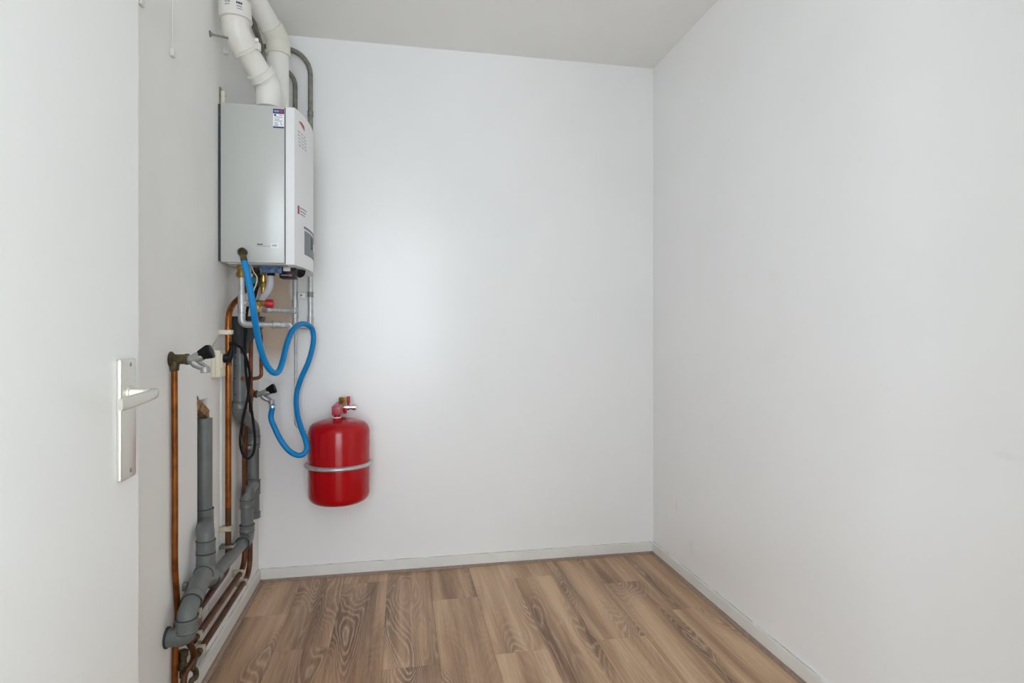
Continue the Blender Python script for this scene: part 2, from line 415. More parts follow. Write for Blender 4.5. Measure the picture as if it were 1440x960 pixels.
# hall behind the camera: its window, plus one invented to brighten the right wall
HX0, HX1, HY = -4.2, 1.9, -2.30
struct('wall_hall_window', wall_with_holes('y', HY, HY - T, HX0, HX1, 0, ZC, [(-1.45, 0.95, 0.45, 2.57), (-3.95, -1.75, 0.45, 2.57)]), 'hall')
struct('wall_hall_left', bx(HX0 - T, HX0, HY, YF - T, 0, ZC), 'hall')
struct('wall_hall_right', bx(HX1, HX1 + T, HY, YF - T, 0, ZC), 'hall')
struct('wall_hall_front_left', bx(HX0, XL, YF - T - 0.001, YF - 0.02, 0, ZC), 'hall')
struct('wall_hall_front_right', bx(XR, HX1, YF - T - 0.001, YF - 0.02, 0, ZC), 'hall')
struct('ceiling_hall', bx(HX0, HX1, HY, YF - T, ZC, ZC + T), 'hall')
for n, (x0, x1) in enumerate(((-1.45, 0.95), (-3.95, -1.75))):
    wf = bmesh.new(); xm = (x0 + x1) / 2
    for (a, b_, c_, d) in ((x0, x0 + .06, 0.45, 2.57), (x1 - .06, x1, 0.45, 2.57), (x0 + .06, x1 - .06, 0.45, 0.51), (x0 + .06, x1 - .06, 2.51, 2.57), (xm - .03, xm + .03, 0.51, 2.51)):
        box(wf, a, b_, HY - 0.08, HY - 0.02, c_, d)
    wn = struct('window_%d' % (n + 1), wf, 'skirt')  # the second frame is made up, to go with the side fill
    for (a, b_) in ((x0 + .06, xm - .03), (xm + .03, x1 - .06)):
        obj('pane', bx(a, b_, HY - .055, HY - .049, 0.51, 2.51), 'glass', wn, smooth=False)

# floor: laminate planks one by one on a dark underlay
fl = struct('floor', bx(HX0, HX1, HY, YB, -0.06, -0.009), 'underlay')
PW, PL = 0.199, 1.29
joints = {-3: 2.265 + 0.3, -2: 2.265, -1: 2.82, 0: 2.07, 1: 2.575, 2: 2.095, 3: 2.74, 4: 2.12, 5: 2.60, 6: 2.298}
proto = {}
def plank(x0, x1, y0, y1):
    key = (round(x1 - x0, 4), round(y1 - y0, 4))
    if key not in proto:
        o = obj('plank', bx(x0 + 0.0003, x1 - 0.0003, y0 + 0.0003, y1 - 0.0003, -0.009, 0, bev=0.0006, seg=1), 'wood', fl, smooth=False)
        proto[key] = o.data
    else:
        o = bpy.data.objects.new('plank', proto[key]); C.objects.link(o); o.parent = fl
        o.location = Vector(((x0 + x1) / 2, (y0 + y1) / 2, -0.009)) - world_loc(fl)
for k in range(-3, 7):
    x0 = 0.133 + PW * (k - 1); x1 = x0 + PW
    x0 = max(x0, XL + 0.018); x1 = min(x1, XR - 0.018)
    if x1 - x0 < 0.01: continue
    ytop = YB - 0.018; j = joints[k]
    while ytop > 0.3:
        y0 = max(j, 0.29)
        if y0 < ytop - 0.01: plank(x0, x1, y0, ytop)
        ytop = y0; j -= PL
struct('floor_hall', bx(HX0, HX1, HY, 0.289, -0.009, 0), 'hall_tile')

# skirting boards and wooden edging strips
BH, BT = 0.056, 0.012
def skirt(name, bm): return struct(name, bm, 'skirt')
skirt('baseboard_left', bx(XL, XL + BT, YF, YB, 0, BH, bev=0.0015))
skirt('baseboard_back', bx(XL + BT, XR - BT, YB - BT, YB, 0, BH, bev=0.0015))
skirt('baseboard_right', bx(XR - BT, XR, YF, YB, 0, BH, bev=0.0015))
for n_, g_ in (('baseboard_left', bx(XL, XL + .0012, YF, YB, BH - .001, BH + .0022)), ('baseboard_back', bx(XL + BT, XR - BT, YB - .0012, YB, BH - .001, BH + .0022)), ('baseboard_right', bx(XR - .0012, XR, YF, YB, BH - .001, BH + .0022))):
    obj('shrinkage_gap', g_, 'gap_grey', bpy.data.objects[n_], smooth=False)
def edging(name, poly, ax, a0, a1):
    struct(name, prism(poly, ax, a0, a1, 0), 'edging')
EW, EH = 0.015, 0.010
edging('trim_1', [(XL + BT, 0), (XL + BT + EW, 0), (XL + BT + EW, 0.003), (XL + BT + EW * .6, EH), (XL + BT, EH)], 'y', YF, YB - BT)
edging('trim_2', [(YB - BT, 0), (YB - BT - EW, 0), (YB - BT - EW, 0.003), (YB - BT - EW * .6, EH), (YB - BT, EH)], 'x', XL + BT, XR - BT)
edging('trim_3', [(XR - BT, 0), (XR - BT - EW, 0), (XR - BT - EW, 0.003), (XR - BT - EW * .6, EH), (XR - BT, EH)], 'y', YF, YB - BT)

# door leaf, opened flat along the left side of the doorway
DFX = -0.50; DE = 1.242
dr = struct('door_1', bx(DFX - 0.040, DFX, YF + 0.02, DE, 0.008, 2.09, bev=0.0015), 'door')
hp = obj('handle_plate', bx(DFX - 0.001, DFX + 0.009, 1.150, 1.211, 0.897, 1.117, bev=0.0035, seg=3), 'alu', dr, label='long aluminium handle plate')
zk = WX(172, 553, DFX).z
for z in (1.106, 0.911):
    sc = obj('screw', lt((DFX + 0.0085, 1.186, z), (1, 0, 0), [(0, 0.0042), (0.0010, 0.0040), (0.0014, 0.0028)], 14), 'steel_dull', hp)
obj('collar', lt((DFX + 0.008, 1.182, zk), (1, 0, 0), [(0, 0.0135), (0.004, 0.0135), (0.0045, 0.0115), (0.007, 0.0115)], 24), 'alu', hp)
def lever():
    bm = bmesh.new()
    # neck out from the door, then a flat tapering blade back towards the hinge
    spine = [(DFX + 0.014, 1.182, .0095, .0095), (DFX + 0.032, 1.182, .0092, .0092), (DFX + 0.046, 1.181, .0082, .0090), (DFX + 0.054, 1.174, .0070, .0090),
             (DFX + 0.058, 1.160, .0060, .0092), (DFX + 0.060, 1.130, .0055, .0096), (DFX + 0.060, 1.095, .0052, .0100), (DFX + 0.059, 1.066, .0050, .0104), (DFX + 0.057, 1.044, .0048, .0106), (DFX + 0.056, 1.036, .0040, .0098)]
    rings = []
    for i, (x, y, a, b) in enumerate(spine):
        p = Vector((x, y, zk - max(0, 1.16 - y) * 0.05)); q0 = Vector(spine[max(i - 1, 0)][:2]); q1 = Vector(spine[min(i + 1, len(spine) - 1)][:2])
        t = (q1 - q0).normalized(); nrm = Vector((-t.y, t.x, 0)); ring = []
        for k in range(20):
            th = 2 * math.pi * k / 20; cx, cz = math.cos(th), math.sin(th); e = 0.6
            ring.append(bm.verts.new(p + nrm * a * math.copysign(abs(cx) ** e, cx) + Vector((0, 0, b * math.copysign(abs(cz) ** e, cz)))))
        rings.append(ring)
    for i in range(len(rings) - 1):
        for k in range(20): bm.faces.new((rings[i][k], rings[i][(k + 1) % 20], rings[i + 1][(k + 1) % 20], rings[i + 1][k]))
    bm.faces.new(rings[0]); bm.faces.new(rings[-1]); return bm
obj('lever', lever(), 'alu', hp)

# ================================================================== boiler
BY0, BY1, BZ0, BZ1 = 2.31, 2.735, 1.434, 2.023
SX = -0.430; FX = -0.397
bo = thing('gas_boiler', 'white wall-hung gas boiler with a curved front, above the pipes', 'boiler', (XL, (BY0 + BY1) / 2, BZ0))
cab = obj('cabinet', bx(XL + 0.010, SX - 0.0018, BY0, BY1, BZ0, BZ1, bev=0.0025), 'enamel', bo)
obj('back_frame', bx(XL, XL + 0.010, BY0 + 0.006, BY1 - 0.006, BZ0 + 0.004, BZ1 - 0.004), 'gap', bo)  # dark strip standing in for the shade in the gap behind the cabinet
obj('joint', bx(SX - 0.002, SX + 0.002, BY0 + 0.003, BY1 - 0.003, BZ0 + 0.003, BZ1 - 0.003), 'gap', bo)
def front_x(y):
    t = (y - (BY0 + BY1) / 2) / ((BY1 - BY0) / 2); return FX + 0.031 * (1 - t * t)
def hood():
    bm = bmesh.new(); n = 22
    ys = [BY0 + (BY1 - BY0) * i / n for i in range(n + 1)]
    poly = [(SX + 0.0018, BY0)] + [(front_x(y), y) for y in ys] + [(SX + 0.0018, BY1)]
    lo = [bm.verts.new((x, y, BZ0 - 0.006)) for x, y in poly]; hi = [bm.verts.new((x, y, BZ1)) for x, y in poly]
    m = len(poly)
    for i in range(m): bm.faces.new((lo[i], lo[(i + 1) % m], hi[(i + 1) % m], hi[i]))
    bm.faces.new(list(reversed(lo))); bm.faces.new(hi)
    es = [e for e in bm.edges if abs(e.verts[0].co.z - e.verts[1].co.z) < 1e-6]
    bmesh.ops.bevel(bm, geom=es, offset=0.004, segments=2, profile=0.5, affect='EDGES')
    return bm
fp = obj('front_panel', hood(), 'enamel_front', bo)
def front_patch(y0, y1, z0, z1, h, n=8, arch=0.0):
    bm = bmesh.new(); rows = []
    for i in range(n + 1):
        t = i / n; y = y0 + (y1 - y0) * t; d = arch * (1 - (2 * t - 1) ** 2); x = front_x(y)
        rows.append([bm.verts.new(p) for p in ((x - 0.003, y, z0 - d * .6), (x + h, y, z0 - d * .6), (x + h, y, z1 + d), (x - 0.003, y, z1 + d))])
    for i in range(n):
        a, b = rows[i], rows[i + 1]
        for k in range(4): bm.faces.new((a[k], a[(k + 1) % 4], b[(k + 1) % 4], b[k]))
    bm.faces.new(rows[0]); bm.faces.new(list(reversed(rows[-1]))); return bm
cp = obj('control_panel', front_patch(2.405, 2.640, 1.482, 1.575, 0.0015, 12, 0.0), 'panel_grey', bo, label='grey control panel with small display')
obj('panel_rim', front_patch(2.400, 2.645, 1.583, 1.592, 0.0012, 12, 0.0), 'panel_grey', cp)
obj('display', front_patch(2.50, 2.545, 1.515, 1.565, 0.0025, 4), 'dark_print', cp)
obj('button', front_patch(2.56, 2.585, 1.515, 1.545, 0.0035, 4), 'white_print', cp)
# flat prints on the front: a red emblem with grey lines, a small red and grey mark
def tri_front():
    bm = bmesh.new(); A = (2.345, 1.984); B = (2.405, 1.966); Cc = (2.400, 1.984); Dd = (2.37, 1.990)
    lo = []; hi = []
    for y, z in (A, B, Cc, Dd):
        lo.append(bm.verts.new((front_x(y) - 0.003, y, z))); hi.append(bm.verts.new((front_x(y) + 0.0008, y, z)))
    for i in range(4): bm.faces.new((lo[i], lo[(i + 1) % 4], hi[(i + 1) % 4], hi[i]))
    bm.faces.new(lo); bm.faces.new(hi); return bm
em = obj('emblem', tri_front(), 'red_print', bo, smooth=False, label='red printed emblem')
for i in range(5):
    for j in range(3):
        y0 = 2.338 + j * 0.03 + i * 0.002
        obj('print_line', front_patch(y0, y0 + 0.021, 1.942 - i * 0.0125, 1.9465 - i * 0.0125, 0.0007, 2), 'faint_print', em)
pm = obj('printed_mark', front_patch(2.337, 2.352, 1.628, 1.660, 0.0007, 2), 'red_print', bo, label='small red printed mark')
for j, (a, b) in enumerate(((1.652, 1.657), (1.640, 1.645), (1.629, 1.633))):
    obj('print_line', front_patch(2.36, 2.43 - 0.01 * j, a, b, 0.0007, 3), 'grey_print', pm)
# energy sticker and type plate on the side
def side_rect(px0, px1, py0, py1, h):
    a = WY(px0, py0, BY0); b = WY(px1, py1, BY0); zt = (a.z + WY(px1, py0, BY0).z) / 2; zb = (b.z + WY(px0, py1, BY0).z) / 2
    return bx(a.x, b.x, BY0 - h, BY0 + 0.001, min(zt, zb), max(zt, zb))
st = obj('energy_sticker', side_rect(384, 399.5, 152.5, 180, 0.0006), 'white_print', bo, smooth=False, label='white sticker with blue and red header')
obj('header', side_rect(384, 399.5, 153, 160, 0.0009), 'blue_print', st, smooth=False)
obj('header_mark', side_rect(393.5, 398, 154.3, 158.6, 0.0012), 'red_print', st, smooth=False)
obj('header_text', side_rect(385.5, 392.5, 155.0, 157.8, 0.0012), 'grey_print', st, smooth=False)
obj('footer', side_rect(384, 399.5, 178, 180, 0.0009), 'blue_print', st, smooth=False)
obj('badge', side_rect(385.5, 388.5, 160.5, 163.0, 0.0009), 'blue_print', st, smooth=False)
for (a, b, y) in ((392, 397.5, 161.5), (386, 397, 164.5), (386, 393, 167.2), (386, 397, 169.6), (386, 390.5, 172.3), (386, 391.5, 174.3), (386, 391, 176.0)):
    obj('text_line', side_rect(a, b, y, y + 0.9, 0.0009), 'grey_print', st, smooth=False)
for k in range(4):
    obj('text_line', side_rect(394.3 + 0.5 * k, 395.4 + 0.5 * k, 172.2 + 1.1 * k, 173.3 + 1.1 * k, 0.0009), 'grey_print', st, smooth=False)
tp = obj('type_plate', side_rect(381, 391.5, 342, 348, 0.0006), 'white_print', bo, smooth=False)
for k, wd in enumerate((1.2, .7, 1.5, .8, 1.1)):
    obj('barcode_bar', side_rect(382.6 + 1.5 * k, 382.6 + 1.5 * k + wd * .7, 343.6, 346.4, 0.0009), 'dark_print', tp, smooth=False)
obj('text_line', side_rect(361.5, 369.5, 342.6, 344.2, 0.0006), 'dark_print', tp, smooth=False)
obj('text_line', side_rect(361.5, 380, 345.6, 346.5, 0.0006), 'grey_print', tp, smooth=False)
# hanging rail with perforated end, behind the top of the cabinet
hr = obj('hanging_rail', prism([(2.325, 2.0), (2.42, 2.0), (2.405, 2.035), (2.36, 2.062), (2.335, 2.085), (2.325, 2.085)], 'x', XL, XL + 0.006), 'steel_dull', bo, smooth=False)
rl = obj('rail_plate', bx(XL + 0.004, XL + 0.018, 2.330, 2.350, 2.005, 2.075, bev=0.002), 'cream', hr)
obj('slot', lt((XL + 0.0175, 2.340, 2.058), (1, 0, 0), [(0, .003), (.001, .003)], 12), 'gap', rl)
obj('rail_hook', bx(XL + 0.045, XL + 0.062, 2.44, 2.45, 2.0, 2.058, bev=0.002), 'steel_dull', bo)
# underside
un = obj('underside_plate', bx(XL + 0.03, SX + 0.01, BY0 + 0.02, BY1 - 0.02, BZ0 - 0.004, BZ0 + 0.004), 'enamel', bo)
a = WY(366, 378, 2.40); b = WY(397, 379, 2.40)
sp = obj('siphon', lt(a, b - a, [(0, .012), (.002, .0165), (.03, .0165), (.032, .0145), (.07, .0145), (.072, .0165), ((b - a).length - .004, .0165), ((b - a).length, .012)], 24), 'blueglass', bo, label='bluish clear siphon tube')
p = WY(381, 381, 2.44)
obj('siphon_cap', lt(p + Vector((0, 0, .004)), (0, 0, -1), [(0, .018), (.012, .018), (.014, .015), (.022, .015)], 20), 'black', sp)
a = WY(392.5, 380.5, 2.40); b = WY(415.5, 391, 2.40)
bb = obj('gauge_box', bx(a.x, b.x, 2.40, 2.46, b.z, BZ0 - 0.004, bev=0.003), 'black', bo, label='black gauge housing')
p = WY(403, 386, 2.40)
obj('gauge_print', bx(p.x - 0.020, p.x + 0.004, 2.3992, 2.4005, p.z - 0.004, p.z - 0.001), 'grey_print', bb, smooth=False)
obj('gauge_print', bx(p.x + 0.006, p.x + 0.02, 2.3992, 2.4005, p.z - 0.006, p.z + 0.001), 'red_print', bb, smooth=False)
a = WY(408, 374, 2.44); b = WY(424, 384, 2.50)
obj('gauge_knob', lt(a, b - a, [(0, .010), (.004, .014), (.018, .014), (.020, .0205), ((b - a).length - .003, .0215), ((b - a).length, .017)], 20), 'black', bb)
p = WY(403, 374, 2.39)
obj('white_cap', bx(p.x - 0.013, p.x + 0.014, 2.385, 2.41, BZ0 - 0.022, BZ0 - 0.004, bev=0.004), 'enamel', bo)
# brass valves hanging under the cabinet
vx = WY(370.5, 400, 2.45).x
v1 = obj('drain_valve', merge(
    hexnut((vx, 2.45, 1.425), (vx, 2.45, 1.402), .0125), lt((vx, 2.45, 1.402), (0, 0, -1), [(0, .009), (.012, .009), (.013, .012), (.028, .012), (.030, .009), (.045, .009)], 20),
    hexnut((vx, 2.45, 1.372), (vx, 2.45, 1.352), .0135), lt((vx, 2.45, 1.352), (0, 0, -1), [(0, .010), (.018, .0095), (.024, .006), (.036, .004)], 16)), 'brass', bo, label='brass drain valve')
vx2 = WY(361, 375, 2.47).x
v2 = obj('gas_valve', merge(hexnut((vx2, 2.47, 1.434), (vx2, 2.47, 1.408), .020), lt((vx2, 2.47, 1.408), (0, 0, -1), [(0, .013), (.012, .013), (.014, .017), (.034, .017), (.036, .013), (.05, .012)], 20)), 'brass_old', bo, label='dark brass gas valve')
p = WY(357, 394, 2.42)
obj('valve_knob', lt((p.x, 2.44, p.z), (0, -1, 0), [(0, .012), (.004, .014), (.016, .014), (.02, .011)], 20), 'teal', v2)
obj('dark_bracket', tb(fillet([WY(368, 378, 2.47), WY(362, 402, 2.47), WY(354, 432, 2.48)], .02), .007, 12), 'black', v2)
obj('strap', tb(catmull([WY(353, 370, 2.40), WY(356.5, 382, 2.40), WY(361.5, 390, 2.40), WY(360, 400, 2.40), WY(356, 410, 2.40)]), .0022, 8), 'cream', v2)
obj('condensate_tube', tb(catmull([WY(380.5, 388, 2.44), WY(380, 400, 2.44), WY(376, 410, 2.45), WY(368, 420, 2.46), WY(358, 440, 2.47)]), .0135, 16), 'greytube', bo, label='pale grey flexible condensate tube')

# ================================================================== flue pipes above the boiler
PR_, CR_ = 0.043, 0.050
fA = Vector((-0.534, 2.40, BZ1))
def flue_one():
    t = thing('flue_pipe', 'white flue pipe with two elbows and a printed collar, nearest above boiler', 'flue pipe', (-0.535, 2.40, BZ1 - 0.01), 'flue pipes above the boiler')
    b0 = WY(377.5, 150, 2.40); b0.z = BZ1 - 0.01
    e0 = Vector((b0.x, 2.40, WY(378, 121, 2.40).z)); e1 = WY(332, 47, 2.28)
    top = Vector((e1.x - 0.012, 2.272, ZC))
    d = (e1 - e0); L = d.length; u = d.normalized(); up = Vector((0, 0, 1)); ut = (top - e1).normalized()
    obj('base_seal', lt((b0.x, b0.y, BZ1), up, [(0, .056), (.012, .055), (.016, .050), (.022, .048)], 28), 'seal', t)
    el = obj('lower_elbow', tb(fillet([b0, e0, e0 + u * 0.052], .045), PR_ + .003, 28), 'flue', t)
    obj('socket_ring', collar(e0 + u * 0.030, e0 + u * 0.058, CR_, .0022, 28), 'flue', el)
    obj('straight_pipe', tb([e0 + u * 0.04, e1 - u * 0.04], PR_ - .002, 28), 'flue', t)
    e2 = obj('upper_elbow', tb(fillet([e1 - u * 0.062, e1, e1 + ut * 0.09], .06), PR_ + .004, 28), 'flue', t)
    obj('socket_ring', collar(e1 - u * 0.064, e1 - u * 0.052, CR_ + .001, .0022, 28), 'flue', e2)
    cc = obj('printed_collar', collar(e1 + ut * 0.044, e1 + ut * 0.108, CR_ + .0055, .002, 32), 'flue', t, label='collar with small dark print')
    obj('upper_pipe', tb([e1 + ut * 0.09, e1 + ut * ((ZC - e1.z) / ut.z + 0.01)], PR_ + .001, 28), 'seal', t)
    # dark print wrapped on the collar
    cen = e1 + ut * 0.078
    def wrap(a0, a1, z0, z1, m):
        bm = bmesh.new(); n = 5; R = CR_ + .0059; rows = []
        for i in range(n + 1):
            th = math.radians(a0 + (a1 - a0) * i / n); q = cen + Vector((math.cos(th) * R, math.sin(th) * R, 0)); q2 = cen + Vector((math.cos(th) * (R - .003), math.sin(th) * (R - .003), 0))
            rows.append([bm.verts.new(q + Vector((0, 0, z))) for z in (z0, z1)] + [bm.verts.new(q2 + Vector((0, 0, z))) for z in (z1, z0)])
        for i in range(n):
            for k in range(4): bm.faces.new((rows[i][k], rows[i][(k + 1) % 4], rows[i + 1][(k + 1) % 4], rows[i + 1][k]))
        bm.faces.new(rows[0]); bm.faces.new(rows[-1])
        obj('collar_print', bm, m, cc, smooth=False)
    for (a0, a1, z0, z1, m) in ((-72, -66, .004, .012, 'dark_print'), (-65, -58, .004, .012, 'dark_print'), (-57, -51, .004, .012, 'dark_print'), (-71, -52, -.006, -.002, 'grey_print'), (-69, -50, -.014, -.011, 'grey_print'),
                                (-112, -104, .005, .010, 'grey_print'), (-102, -93, .005, .010, 'grey_print'), (-113, -95, -.003, .000, 'grey_print')):
        wrap(a0, a1, z0, z1, m)
    # pipe clamp and its threaded wall rod
    cpt = e1 - u * 0.045
    lug = obj('clamp_screw', merge(bx(cpt.x + .045, cpt.x + .060, cpt.y - .012, cpt.y + .006, cpt.z - .014, cpt.z + .012, bev=.002), bx(cpt.x + .040, cpt.x + .052, cpt.y - .01, cpt.y + .004, cpt.z + .016, cpt.z + .03, bev=.002)), 'flue', t)
    rp = WX(295, 47.5, XL)
    rod = obj('threaded_rod', tb([rp, rp + Vector((0.055, 0.02, 0))], .004, 10), 'steel_dull', t, label='threaded steel wall rod')
    obj('rod_flange', lt(rp, (1, 0, 0), [(0, .011), (.003, .011), (.004, .007), (.006, .006)], 16), 'steel_dull', rod)
    wp = WX(315, 72, XL + .002)
    obj('wall_plug', bx(XL, XL + .02, wp.y - .01, wp.y + .012, wp.z - .012, wp.z + .012, bev=.003), 'flue', t)
def flue_two():
    y = 2.60
    b0 = WY(391.5, 140, y); b0.z = BZ1 - 0.01
    e0 = Vector((b0.x, y, WY(390, 56, y).z)); e1 = WY(352, -12, 2.46)
    u = (e1 - e0).normalized(); up = Vector((0, 0, 1))
    t = thing('flue_pipe', 'cream flue pipe behind the white one, bending left to the ceiling', 'flue pipe', (b0.x, y, BZ1 - 0.01), 'flue pipes above the boiler')
    obj('base_seal', lt((b0.x, y, BZ1), up, [(0, .052), (.012, .05), (.016, .047)], 28), 'seal', t)
    obj('straight_pipe', tb([b0, e0 - up * 0.02], PR_ - .001, 28), 'flue', t)
    e = obj('elbow', tb(fillet([e0 - up * 0.062, e0, e0 + u * 0.055], .05), PR_ + .0045, 28), 'flue_cream', t)
    obj('socket_ring', collar(e0 - up * 0.068, e0 - up * 0.052, PR_ + .006, .001, 28), 'flue_cream', e)
    obj('socket_ring', collar(e0 + u * 0.045, e0 + u * 0.058, PR_ + .0055, .001, 28), 'flue_cream', e)
    obj('upper_pipe', tb([e0 + u * 0.03, e0 + u * ((ZC - e0.z) / u.z + .0)], PR_ - .001, 28), 'flue', t)
flue_one(); flue_two()
# dark twisted cable bundle seen between the two flues
tag(obj('cable_bundle', merge(tb(catmull([WY(351, 14, 2.66), WY(358, 40, 2.66), WY(366, 60, 2.66), WY(371, 84, 2.67), WY(372, 118, 2.70)]), .011, 10),
    tb(catmull([WY(356, 22, 2.62), WY(362, 42, 2.62), WY(369, 66, 2.63), WY(371, 88, 2.65)]), .005, 8)), 'steel_dull'), 'dark grey twisted cable hanging between the two flue pipes', 'cable')

# ================================================================== steel pipes on the back wall
yb = YB - 0.022
def on_back(px, py, y=yb): return WY(px, py, y)
t = thing('steel_pipe', 'outer grey steel pipe curving down the back wall right of the boiler', 'pipe', on_back(436.5, 458), 'steel pipes on the back wall')
ob = on_back(436.5, 458); oc = on_back(436.5, 72); oc.x = ob.x
obj('pipe', pipe([Vector((XL, yb, oc.z + .004)), oc, ob], .0115, .115), 'steel_dull', t)
for py in (160, 414):
    q = on_back(436.5, py); obj('pipe_ring', collar((ob.x, yb, q.z - .012), (ob.x, yb, q.z + .012), .0135, .001), 'steel_dull', t)
obj('lower_pipe', tb([Vector((ob.x, yb, on_back(436, 376).z)), ob + Vector((0, 0, .02))], .0122, 16), 'steel', t)
obj('end_socket', collar(ob + Vector((0, 0, -.012)), ob + Vector((0, 0, .045)), .0145, .0015), 'steel', t)
t = thing('steel_pipe', 'inner grey steel pipe curving down behind boiler, narrowing on its way to the red tank', 'pipe', on_back(417, 600), 'steel pipes on the back wall')
ix = on_back(415, 400).x; ic = on_back(412, 97); 
z437 = on_back(415, 437).z; z456 = on_back(415, 456).z
obj('pipe', pipe([Vector((XL, yb, ic.z)), Vector((ix, yb, ic.z)), Vector((ix, yb, z456))], .0110, .085), 'steel_dull', t)
obj('lower_pipe', tb([Vector((ix, yb, on_back(415, 374).z)), Vector((ix, yb, z456))], .0118, 16), 'steel', t)
obj('tee_fitting', collar((ix, yb, z437 - .035), (ix, yb, z437 + .05), .0145, .0015), 'steel', t)
obj('lower_tee', collar((ix, yb, z456 - .02), (ix, yb, z456 + .012), .0145, .0015), 'steel', t)
obj('thin_pipe', pipe([Vector((ix + .003, yb, z456)), Vector((ix + .003, yb, on_back(417, 597).z)), WY(428, 607, yb), WY(437, 612, yb)], .0068, .03, 12), 'steel', t)
br = obj('wall_clip', bx(*sorted((on_back(419.5, 410).x, on_back(430.5, 410).x)), YB - 0.040, YB - 0.030, on_back(425, 419).z, on_back(425, 412).z, bev=.001), 'white_print', t, label='white clip with a screw')
q = on_back(424.5, 415.5); obj('screw', lt((q.x, YB - .040, q.z), (0, -1, 0), [(0, .005), (.003, .0045), (.004, .003)], 14), 'steel_dull', br)
# upper branch coming forward from the inner pipe
t = thing('branch_pipe', 'short horizontal steel pipe with open end, above the longer horizontal one', 'pipe', (ix, yb, z437))
br_end = WY(373.5, 435.5, 2.56)
br0 = Vector((ix, yb - .012, z437))
obj('pipe', tb([br0, br_end], .0098, 16), 'steel', t)
u = (br0 - br_end).normalized()
obj('end_socket', collar(br_end - u * .006, br_end + u * .022, .0120, .0015), 'steel', t)
obj('tee_socket', collar(br0 - u * .03, br0, .0130, .0015), 'steel', t)

# ================================================================== steel feed pipe under the boiler with tee, elbow, relief valve
SY = 2.40
sv = lambda py: WY(339.8, py, SY)
s_top = sv(388); s_el = sv(456)
hb_ = WY(409, 457, yb - .028); hz = s_el.z
hb_.z = hz
t = thing('steel_feed_pipe', 'silver steel pipe with tee and elbow dropping from a brass union under the boiler', 'pipe', (s_el.x, SY, hz))
obj('pipe', tb([(s_el.x, SY, BZ0), (s_el.x, SY, s_el.z + .02)], .0112, 18), 'steel', t)
sx_ = s_el.x
obj('brass_union', merge(hexnut((sx_, SY, BZ0), (sx_, SY, sv(380).z), .0185), lt((sx_, SY, sv(380).z + .001), (0, 0, -1), [(0, .014), (.006, .014), (.008, .0175), (.013, .0175), (.015, .014), (.03, .0135)], 20), hexnut((sx_, SY, sv(383.5).z), (sx_, SY, sv(389.5).z), .0205)), 'brass', t, label='brass union nut')
obj('tee_fitting', collar((sx_, SY, sv(440).z), (sx_, SY, sv(412.5).z), .0140, .0022), 'steel', t)
hm_ = WY(397, 456, 2.465); hm_.z = hz
ud = (hm_ - Vector((sx_, SY, hz))).normalized()
el0 = Vector((sx_, SY, hz))
obj('elbow', pipe([(sx_, SY, sv(441).z), el0, el0 + ud * .055], .0138, .035, 18), 'steel', t)
obj('horizontal_pipe', pipe([el0 + ud * .04, hm_, hb_], .0108, .03, 18), 'steel', t)
k = (hm_ - el0).length; uq = (hb_ - hm_).normalized()
obj('coupling', collar(el0 + ud * (k * .74), el0 + ud * (k * .97), .0138, .0022), 'steel', t)
obj('end_fitting', pipe([hb_ - uq * .12, hb_, Vector((ob.x - .002, yb - .02, hz))], .0140, .03, 18), 'steel', t)
zt_ = sv(426.5).z
obj('tee_branch', merge(lt((sx_ + .008, SY, zt_), (1, 0, 0), [(0, .0095), (.012, .0095)], 16), hexnut((sx_ + .018, SY, zt_), (sx_ + .037, SY, zt_), .0125)), 'steel', t)
rx = sx_ + .036
rv = thing('relief_valve', 'brass relief valve with a red knob on the silver pipe tee', 'valve', (rx, SY, zt_))
obj('body', merge(lt((rx, SY, zt_), (1, 0, 0), [(0, .009), (.010, .009), (.011, .013), (.034, .0135), (.036, .0105), (.05, .0105)], 20), hexnut((rx + .038, SY, zt_), (rx + .052, SY, zt_), .0135)), 'brass', rv)
obj('outlet', merge(lt((rx + .022, SY, zt_ - .005), (0, 0, -1), [(0, .0115), (.018, .0115)], 18), hexnut((rx + .022, SY, zt_ - .018), (rx + .022, SY, zt_ - .032), .0135)), 'brass', rv)
obj('knob', lt((rx + .050, SY, zt_), (1, 0, 0), [(0, .014), (.002, .0165), (.026, .017), (.031, .015), (.033, .009)], 12), 'red_knob', rv, label='red knob')

# ================================================================== copper pipes
CO = XL + 0.03
def clip(parent, p, axis, r, m='clip'):
    """plastic wall clip around a pipe near the left wall"""
    x, y, z = p
    if axis == 'z': b = bx(XL, x + r + .004, y - r - .008, y + r + .004, z - .009, z + .009, bev=.003)
    else: b = bx(XL, x + r + .004, y - .009, y + .009, z - r - .004, z + r + .004, bev=.003)
    obj('pipe_clip', b, m, parent)
# riser to the near tap
AX = XL + 0.011
A = WX(245.3, 505, AX)
tA = thing('copper_pipe', 'orange-brown copper riser below the near tap, closest to the door', 'pipe', (A.x, A.y, 0), 'copper pipes on the left wall')
pA = [(AX, A.y, A.z - .025)]
for px, py in ((246, 700), (246, 790), (248, 830), (250, 868), (247, 900), (246, 960)): pA.append(tuple(WX(px, py, AX)))
pA.append((AX, WX(246, 960, AX).y, 0.0))
obj('pipe', tb(catmull(pA), .0086, 16), 'copper_brown', tA)
